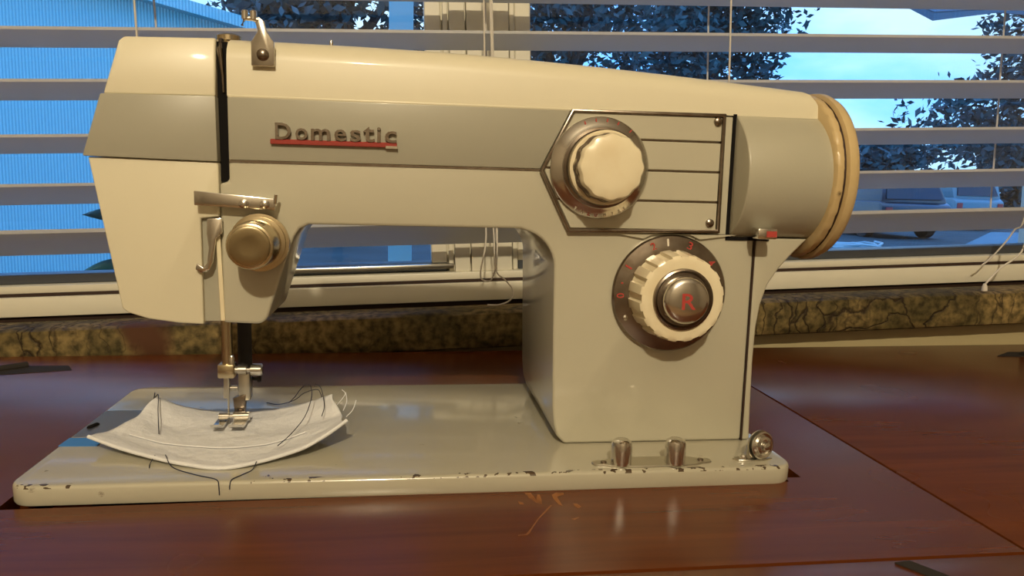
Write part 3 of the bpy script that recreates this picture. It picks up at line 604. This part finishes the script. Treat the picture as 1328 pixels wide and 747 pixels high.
sub('foot_shank', MB().prism([(79, 24), (86, 26), (85, 14), (80, 14)], 84, 89), 'darkchrome', ft, bevel=(.5, 2))
sub('foot_screw', MB().lathe((0, 84, 30), 'x', [(76.5, 1.4), (81.8, 1.4)], 14), 'chrome', ft)
sub('foot_hinge', MB().lathe((0, 80, 15), 'x', [(72.6, 2.0), (78, 2.0), (78.2, 1.2), (80, 1.2), (80.2, 2.5), (88.6, 2.5)], 20), 'chrome', ft)
for a, b in ((71.4, 76.8), (80.6, 87.6)):
    rings = [[(a, y, z0), (b, y, z0), (b, y, z0 + 1.4), (a, y, z0 + 1.4)] for y, z0 in ((88, 11.6), (80, 11.4), (72, 11.4), (68, 12.0), (65, 13.6))]
    sub('foot_toe', MB().loft(rings), 'chrome', ft)
P('thread_cutter', MB().lathe((0, 92, 33), 'x', [(88, 1), (91, 1), (91.2, 2), (93, 1.8)], 14), 'darkmetal')
# drop feed buttons on their plate
po = []
for k in range(40):
    t = 2 * PI * k / 40; cxx, cyy = 297.5 + 31 * math.cos(t), 10.2; wv = 6.3 * abs(math.sin(t)) ** .8 + .3
    if abs(math.cos(t)) > .78: wv = min(wv, 3.2)
    po.append((cxx, cyy + math.copysign(wv, math.sin(t) + 1e-9)))
fp = P('feed_plate', MB().slab(po, 8.9, 9.9), 'brushed', bevel=(.3, 1))
for x in (272.5, 323): sub('screw', MB().lathe((x, 10.2, 9.8), 'z', [(0, 1.6), (.7, 1.4), (.9, .6)], 14), 'darkchrome', fp)
for x, y in ((281, 8.6), (308.6, 7.8)): P('feed_button', MB().lathe((x, y, 9.8), 'z', [(0, 5.2), (9.5, 5.2), (11.4, 4.7), (12.3, 3.4), (12.5, 1)], 32), 'chrome')
# bobbin winder thread guide
bt = P('bobbin_bracket', MB().slab([(341, 12), (343, 9), (349, 8), (357, 8.6), (362, 11), (357, 13.6), (349, 14.4), (343, 14)], 8.9, 9.8), 'brushed', bevel=(.2, 1))
sub('screw', MB().lathe((346, 10.6, 9.8), 'z', [(0, 2.0), (1.4, 1.9), (2.2, 1.2)], 18), 'chrome', bt)
ax = (0.35, -1, 0.1)
sub('bobbin_arm', MB().lathe((355, 12.6, 16.4), ax, [(0, 7.6), (.9, 7.6)], 36), 'brushed', bt).data
sub('bobbin_foot', MB().prism([(348.5, 9.5), (358, 9.5), (360, 15), (349, 17)], 11.2, 12.6), 'brushed', bt)
sub('bobbin_disc', MB().lathe((355, 12.6, 16.4), ax, [(.9, 3.4), (1.6, 4.6), (2.0, 6.9), (3.0, 7.2), (3.4, 6.4), (3.0, 5.2), (4.4, 4.8), (4.8, 3.6), (4.0, 3.2)], 40), 'chrome', bt)
sub('bobbin_screw', MB().lathe((355, 12.6, 16.4), ax, [(4, 2.4), (6.2, 2.2), (6.8, 1.3)], 20), 'chrome', bt)

for o, t in ((d1, 'ivory scalloped knob on a chrome marked ring in the panel'), (d2, 'ridged ivory knob with a chrome button marked R'), (td, 'brass tension dial with a turned face'), (hw, 'aged cream hand wheel'), (bd, 'red underline bar below chrome letters')): o['label'] = t
# ------------------------------------------------------------------ scrap of cloth, tape, threads
front = spline([(19, 43.5, 17.0), (40.4, 33.5, 13.0), (70.9, 19.5, 10.5), (92.9, 15.3, 10.0), (119.8, 26.2, 13.0), (133.8, 33.7, 18.0), (144.7, 40.7, 24.0)], 8)
back = spline([(35.7, 96.7, 22.0), (48.7, 101.4, 15.0), (67.4, 102.9, 11.5), (87.5, 100.0, 12.0), (112.2, 94.4, 17.0), (134.3, 77.5, 28.0)], 8)
def sample(pl, u):
    t = u * (len(pl) - 1); i = min(int(t), len(pl) - 2); return pl[i].lerp(pl[i + 1], t - i)
NU, NV = 60, 30; cv = []
for j in range(NV + 1):
    v = j / NV
    for i in range(NU + 1):
        u = i / NU; a, b = sample(front, u), sample(back, u); p = a.lerp(b, v)
        p.z -= 9.0 * v * (1 - v) * (1 + .8 * (2 * abs(u - .5)) ** 2)
        p.z += .55 * math.sin(9 * u + 5 * v) * math.sin(PI * v) + .5 * math.sin(21 * u - 7 * v) * v * (1 - v) * 2 + .5 * math.sin(16 * v + 2 * u)
        p.x += 1.2 * math.sin(9 * v + 3) * (1 - 2 * u) ** 2; p.z = max(p.z, 9.75)
        if 70 < p.x < 89 and 64 < p.y < 90: p.z = min(p.z, 10.7)
        cv.append(tuple(p))
nV = len(cv); cf = []
for j in range(NV):
    for i in range(NU):
        k = j * (NU + 1) + i; cf.append((k, k + 1, k + NU + 2, k + NU + 1))
clo = thing('fabric_scrap', (85, 60, 9.3), 'curled white cotton scrap under the presser foot', 'fabric')
co = MB().add(cv, cf).build('cotton_sheet', 'cloth', clo, smooth=None)
for p in co.data.polygons: p.use_smooth = True
sm = co.modifiers.new('thickness', 'SOLIDIFY'); sm.thickness = 0.0006; sm.offset = 1
hem = [(q.x, q.y - .2, q.z + .1) for q in front[:len(front)]]
MB().tube(hem, .95, 8).build('rolled_hem', 'cloth', clo)
MB().tube([(cv[(NU + 1) * 9 + i][0], cv[(NU + 1) * 9 + i][1], cv[(NU + 1) * 9 + i][2] + .9) for i in range(6, 47)], .4, 6).build('seam', 'cloth', clo)
for pts in ([(141.7, 54.5, 25), (143, 61, 28), (142, 68, 31)], [(138, 62, 26), (141.5, 70, 29.5), (139.5, 74, 31)], [(144, 45, 24.5), (147, 49, 27), (148.5, 53, 31)]):
    MB().tube(spline(pts, 5), .22, 5).build('frayed_end', 'cloth', clo)
tag(MB().slab([(0.8, 52.5), (19.5, 51.8), (20, 64.5), (1.2, 65)], 9.05, 9.35).build('tape_strip', 'tape', None, (10, 58, 9.05), smooth=None), 'short blue tape strip stuck on the left edge of the bed', 'tape')
def thread(pts, label, r=.24):
    q = spline(pts, 8); MBt = MB().tube(q, r, 6)
    tag(MBt.build('thread', 'thread', None, tuple(q[-1])), label, 'thread', 'loose dark threads')
thread([(17, 150, 9.4), (22, 132, 10), (29, 110, 16), (35.5, 97.5, 22.8), (40, 82, 17.6), (46.6, 61, 12)], 'dark thread curving over the back left corner of the white cloth')
thread([(60.3, 26, 13), (66, 17, 10.2), (78, 9, 9.4), (87, 4, 9.35), (90.0, 1.2, 9.2), (90.8, -.35, 7.6), (91, -.4, 3)], 'dark thread hanging over the front edge left of its straighter neighbour')
thread([(104, 18, 11.6), (103, 13, 9.6), (100, 8, 9.4), (96.8, 3.4, 9.35), (95.9, 1.2, 9.2), (95.6, -.35, 7.6), (95.5, -.4, 5.5)], 'short straight dark thread running from cloth to the front edge')
thread([(111, 35, 13.2), (115.9, 46, 15.5), (121.0, 61, 20), (123, 74, 27), (121, 84, 31), (116, 92, 28), (111, 96, 21), (107.5, 96, 17.5)], 'looped dark thread standing over the right end of the white cloth')
thread([(90, 124, 9.5), (98, 120, 9.5), (106, 128, 9.8), (111, 136, 12), (119, 133, 15), (122, 127, 14), (124, 122, 10)], 'wavy dark thread lying on the bed behind the white cloth')
thread([(130, 60, 20.4), (130.5, 68, 23.5), (128.5, 78, 28), (126, 86, 30), (122.4, 97, 28)], 'thin dark thread rising at the right corner of the white cloth', .22)
thread([(55, 27.5, 12.4), (54, 23, 9.7), (55, 19, 9.4)], 'tiny dark thread end poking out below the left front of the cloth', .22)

# ------------------------------------------------------------------ outdoors
gr = MB().add([(-60000, 480, -1000), (90000, 480, -1000), (90000, 120000, -1000), (-60000, 120000, -1000)], [(0, 1, 2, 3)]).build('ground', 'lawn', smooth=None)
tag(gr, kind='structure')
tag(MB().slab([(10800, 13400), (13600, 13600), (30000, 21500), (18500, 21500)], -1002, -995).build('driveway', 'drive', None, (14000, 15000, -999), smooth=None), kind='structure')
# ribbed shed
sh = thing('garden_shed', (-2600, 5300, -1000), 'pale blue ribbed shed outside the left window', 'shed')
MB().prism([(-4300, -1000), (-870, -1000), (-870, 1080), (-2600, 1500), (-4300, 1080)], 5000, 7200).build('shed_wall', 'siding', sh)
MB().prism([(-4450, 1030), (-2600, 1490), (-780, 1060), (-780, 1130), (-2600, 1570), (-4450, 1100)], 4850, 7300).build('shed_roof', 'siding', sh)
for x in (-3600, -1600): MB().box(x - 60, x + 60, 4975, 5000, -1000, 1050).build('corner_board', 'post', sh)
pp = thing('porch_post', (150, 2500, -1000), 'pale porch post seen at the right of the left pane', 'post')
MB().box(107, 192, 2460, 2545, -880, 2300).build('shaft', 'post', pp, bevel=(6, 2))
MB().box(85, 215, 2440, 2565, -1000, -880).build('base_block', 'post', pp, bevel=(6, 2))
# trees
def tree(c, rx, rz, nleaf, seed, label, size=150, gaps=0.25, ground=-1000, trunk=True):
    rnd = random.Random(seed); base = (c[0], c[1], ground)
    t = thing('tree', base, label, 'tree', 'trees outside the window')
    blobs = [(rnd.uniform(-.7, .7), rnd.uniform(-.7, .7), rnd.uniform(-.75, .75), rnd.uniform(.28, .5)) for _ in range(26)]
    mb = MB()
    for k in range(nleaf):
        b = blobs[k % len(blobs)]; d = Vector((rnd.gauss(0, 1), rnd.gauss(0, 1), rnd.gauss(0, 1))).normalized() * b[3] * rnd.uniform(.2, 1) ** .5
        p = Vector((c[0] + (b[0] + d.x) * rx, c[1] + (b[1] + d.y) * rx, c[2] + (b[2] + d.z) * rz))
        if p.z < ground + 100: continue
        a = Vector((rnd.gauss(0, 1), rnd.gauss(0, 1), rnd.gauss(0, .7))).normalized(); q = a.cross(Vector((rnd.gauss(0, 1), rnd.gauss(0, 1), rnd.gauss(0, 1)))).normalized()
        s = size * rnd.uniform(.6, 1.3)
        mb.add([p - a * s, p + q * s * .45, p + a * s, p - q * s * .45], [(0, 1, 2, 3)])
    tag(mb.build('foliage', 'leaf', t, smooth=None), kind='stuff')
    if trunk:
        h = c[2] + rz * .3 - ground
        MB().tube([(c[0], c[1], ground), (c[0] + 60, c[1], ground + h * .5), (c[0], c[1], ground + h)], [rx * .09, rx * .07, rx * .03], 10).build('trunk', 'bark', t)
        for k in range(4):
            a = 2 * PI * k / 4 + .4; z0 = ground + h * .55
            MB().tube([(c[0], c[1], z0), (c[0] + rx * .35 * math.cos(a), c[1] + rx * .35 * math.sin(a), z0 + h * .22), (c[0] + rx * .6 * math.cos(a), c[1] + rx * .6 * math.sin(a), z0 + h * .4)], [rx * .04, rx * .03, rx * .01], 8).build('branch', 'bark', t)
tree((2000, 8800, 2400), 1350, 1800, 10500, 1, 'dark leafy tree just right of the window mullion', size=66)
tree((5200, 12700, 2900), 1700, 2300, 10500, 2, 'dark leafy tree left of the bright gap of sky', size=84)
tree((11600, 11300, 1900), 2500, 2250, 12000, 3, 'dark tree at the far right of the window', size=92)
tree((-1010, 13200, 3400), 2300, 3000, 11000, 4, 'dark tree behind the shed roof in the left pane', size=120)
tree((7000, 17000, 600), 1750, 1500, 6000, 5, 'low pale tree beneath the bright gap of sky', size=110)
tree((20500, 32000, 900), 3200, 2100, 6000, 6, 'distant round tree low behind the driveway', size=220)
tree((12000, 32000, 900), 3200, 2000, 6000, 8, 'distant round tree left of the one behind the driveway', size=220)
tree((29500, 32000, 1300), 3300, 2500, 6000, 9, 'distant tree at the far right beyond the driveway', size=240)
# patio umbrella
UX, UY, UT = 3900, 4700, 0.7; ub = thing('patio_umbrella', (UX + 1900, UY + 300, -1000), 'dark patio umbrella whose canopy corner hangs into the top right view', 'umbrella')
LD = Vector((math.cos(math.radians(251)), math.sin(math.radians(251))))                 # the side towards which the canopy is tipped
uz = lambda x, y, h: h - UT * ((x - UX) * LD.x + (y - UY) * LD.y)
apex = (UX + 80, UY + 200, 2150); rim = []
for k in range(8):
    a = math.radians(228.5) + 2 * PI * k / 8; x, y = UX + 934 * math.cos(a), UY + 934 * math.sin(a); rim.append((x, y, uz(x, y, 1829)))
dn = lambda q, h: (q[0], q[1], q[2] - h)
for k in range(8):
    a, b = rim[k], rim[(k + 1) % 8]; mid = tuple((a[i] + b[i]) / 2 * .97 + (UX, UY, 0)[i] * .03 for i in range(2)) + ((a[2] + b[2]) / 2 + 20,)
    MB().add([apex, a, mid, b, dn(apex, 8), dn(a, 8), dn(mid, 8), dn(b, 8)], [(0, 1, 2), (0, 2, 3), (4, 6, 5), (4, 7, 6), (1, 5, 6, 2), (2, 6, 7, 3), (0, 4, 5, 1), (3, 7, 4, 0)]).build('canopy_panel', 'canvas', ub, smooth=None)
    for e, f in ((a, mid), (mid, b)):
        e2, f2 = dn(e, 52 if e is a else 26), dn(f, 52 if f is b else 26); yb = lambda q: (q[0], q[1] + 6, q[2])
        MB().add([e, f, f2, e2, yb(e), yb(f), yb(f2), yb(e2)], [(0, 1, 2, 3), (7, 6, 5, 4), (0, 4, 5, 1), (3, 2, 6, 7), (0, 3, 7, 4), (1, 5, 6, 2)]).build('valance', 'canvas', ub, smooth=None)
MB().tube([(UX + 1900, UY + 300, -1000), (UX + 1900, UY + 300, 2300)], 30, 12).build('pole', 'bark', ub)
MB().tube([(UX + 1900, UY + 300, 2200), (UX + 900, UY + 260, 2480), (UX + 80, UY + 200, 2140)], 20, 12).build('arm', 'bark', ub)
MB().lathe((UX + 1900, UY + 300, -1000), 'z', [(0, 260), (60, 250), (80, 60)], 28).build('base', 'bark', ub)
# vehicles
def car(c, wid, length, h, m, label, boxy=False):
    x, y = c; g = -1000; t = thing('car', (x, y, g), label, 'car'); hw_ = wid / 2
    MB().loft([[(x - hw_, yy, g + 250), (x + hw_, yy, g + 250), (x + hw_, yy, g + h * q), (x - hw_, yy, g + h * q)] for yy, q in ((y - length / 2, .55), (y - length * .46, .62), (y + length * .3, .62), (y + length / 2, .5))]).build('body_shell', m, t, bevel=(60, 2))
    k = .97 if boxy else .8
    MB().loft([[(x - hw_ * q, yy, g + zz), (x + hw_ * q, yy, g + zz), (x + hw_ * q, yb, g + zz), (x - hw_ * q, yb, g + zz)] for q, yy, yb, zz in ((.96, y - length * .47, y + length * .25, h * .6), (k, y - length * .42, y + length * .12, h))]).build('cabin', m, t, bevel=(50, 2))
    MB().add([(x - hw_ * .82, y - length * .475, g + h * .66), (x + hw_ * .82, y - length * .475, g + h * .66), (x + hw_ * .72, y - length * .433, g + h * .94), (x - hw_ * .72, y - length * .433, g + h * .94), (x - hw_ * .82, y - length * .44, g + h * .66), (x + hw_ * .82, y - length * .44, g + h * .66), (x + hw_ * .72, y - length * .40, g + h * .94), (x - hw_ * .72, y - length * .40, g + h * .94)], [(0, 1, 2, 3), (7, 6, 5, 4), (0, 4, 5, 1), (3, 2, 6, 7), (0, 3, 7, 4), (1, 5, 6, 2)]).build('rear_window', 'carglass', t, smooth=None)
    for sx in (-1, 1):
        for sy in (-.32, .32): MB().lathe((x + sx * (hw_ - 110), y + sy * length, g + 330), 'x', [(-100, 330), (100, 330)], 24).build('wheel', 'tyre', t)
        MB().box(x + sx * hw_ * .82 - 90, x + sx * hw_ * .82 + 90, y - length * .505, y - length * .49, g + h * .42, g + h * .52).build('tail_light', 'redprint', t)
car((12800, 19500), 1900, 4600, 1520, 'carpaint', 'dark car parked end-on across the lawn')
car((18500, 24400), 1750, 4600, 1700, 'carpale', 'pale boxy van parked at the right behind the dark car', True)
car((15900, 26300), 1750, 4200, 1420, 'carpale', 'pale low car parked farther back between dark car and van')
# coiled hose
hs = []
for k in range(150):
    a = k * .55; r = 360 + 60 * math.sin(k * .9); hs.append((8050 + r * math.cos(a) * 1.3, 12300 + r * math.sin(a), -965 + k * 1.4 + 25 * math.sin(k * 1.7)))
tag(MB().tube(hs, 22, 6).build('garden_hose', 'hose', None, (8050, 12300, -985)), 'pale coiled garden hose lying on the lawn', 'hose')
# broad-leaved plant right outside the left pane
pt = thing('leafy_plant', (-150, 560, -1000), 'broad-leaved plant just outside the left pane behind the sewing head', 'plant')
MB().tube(spline([(-130, 560, -1000), (-135, 565, -500), (-128, 560, -100), (-122, 560, 50)], 8), 5, 8).build('stem', 'plantleaf', pt)
def leaf(tip, root, wd, bend):
    a, b = Vector(root), Vector(tip); d = b - a; s = d.cross(Vector((0, 1, .2))).normalized(); vs = []; N = 8
    for k in range(N + 1):
        u = k / N; wq = wd * math.sin(PI * min(1, u * .97 + .03)) ** .8 * (1 - .35 * u); c = a + d * u + Vector((0, 0, bend * math.sin(PI * u)))
        vs += [tuple(c - s * wq), tuple(c + Vector((0, -wd * .25, 0))), tuple(c + s * wq)]
    fs = []
    for k in range(N):
        for i in range(2): fs.append((k * 3 + i, k * 3 + i + 1, k * 3 + i + 4, k * 3 + i + 3))
    o = MB().add(vs, fs).build('leaf', 'plantleaf', pt); m_ = o.modifiers.new('thickness', 'SOLIDIFY'); m_.thickness = .0008
leaf((-182, 545, 36), (-124, 560, 44), 9, 4); leaf((-150, 548, 55), (-118, 560, 38), 8, 4); leaf((-178, 550, 100), (-122, 560, 90), 10, 5); leaf((-128, 552, 112), (-122, 560, 60), 6, 0)
leaf((-90, 548, 60), (-122, 560, 40), 9, 4); leaf((-100, 556, 20), (-124, 560, 10), 8, -4)
MB().tube([(-122, 560, 50), (-123, 558, 108)], 1.5, 6).build('twig', 'plantleaf', pt)
# ------------------------------------------------------------------ tidy helper properties
for o in bpy.data.objects:
    if '_base' in o.keys(): del o['_base']
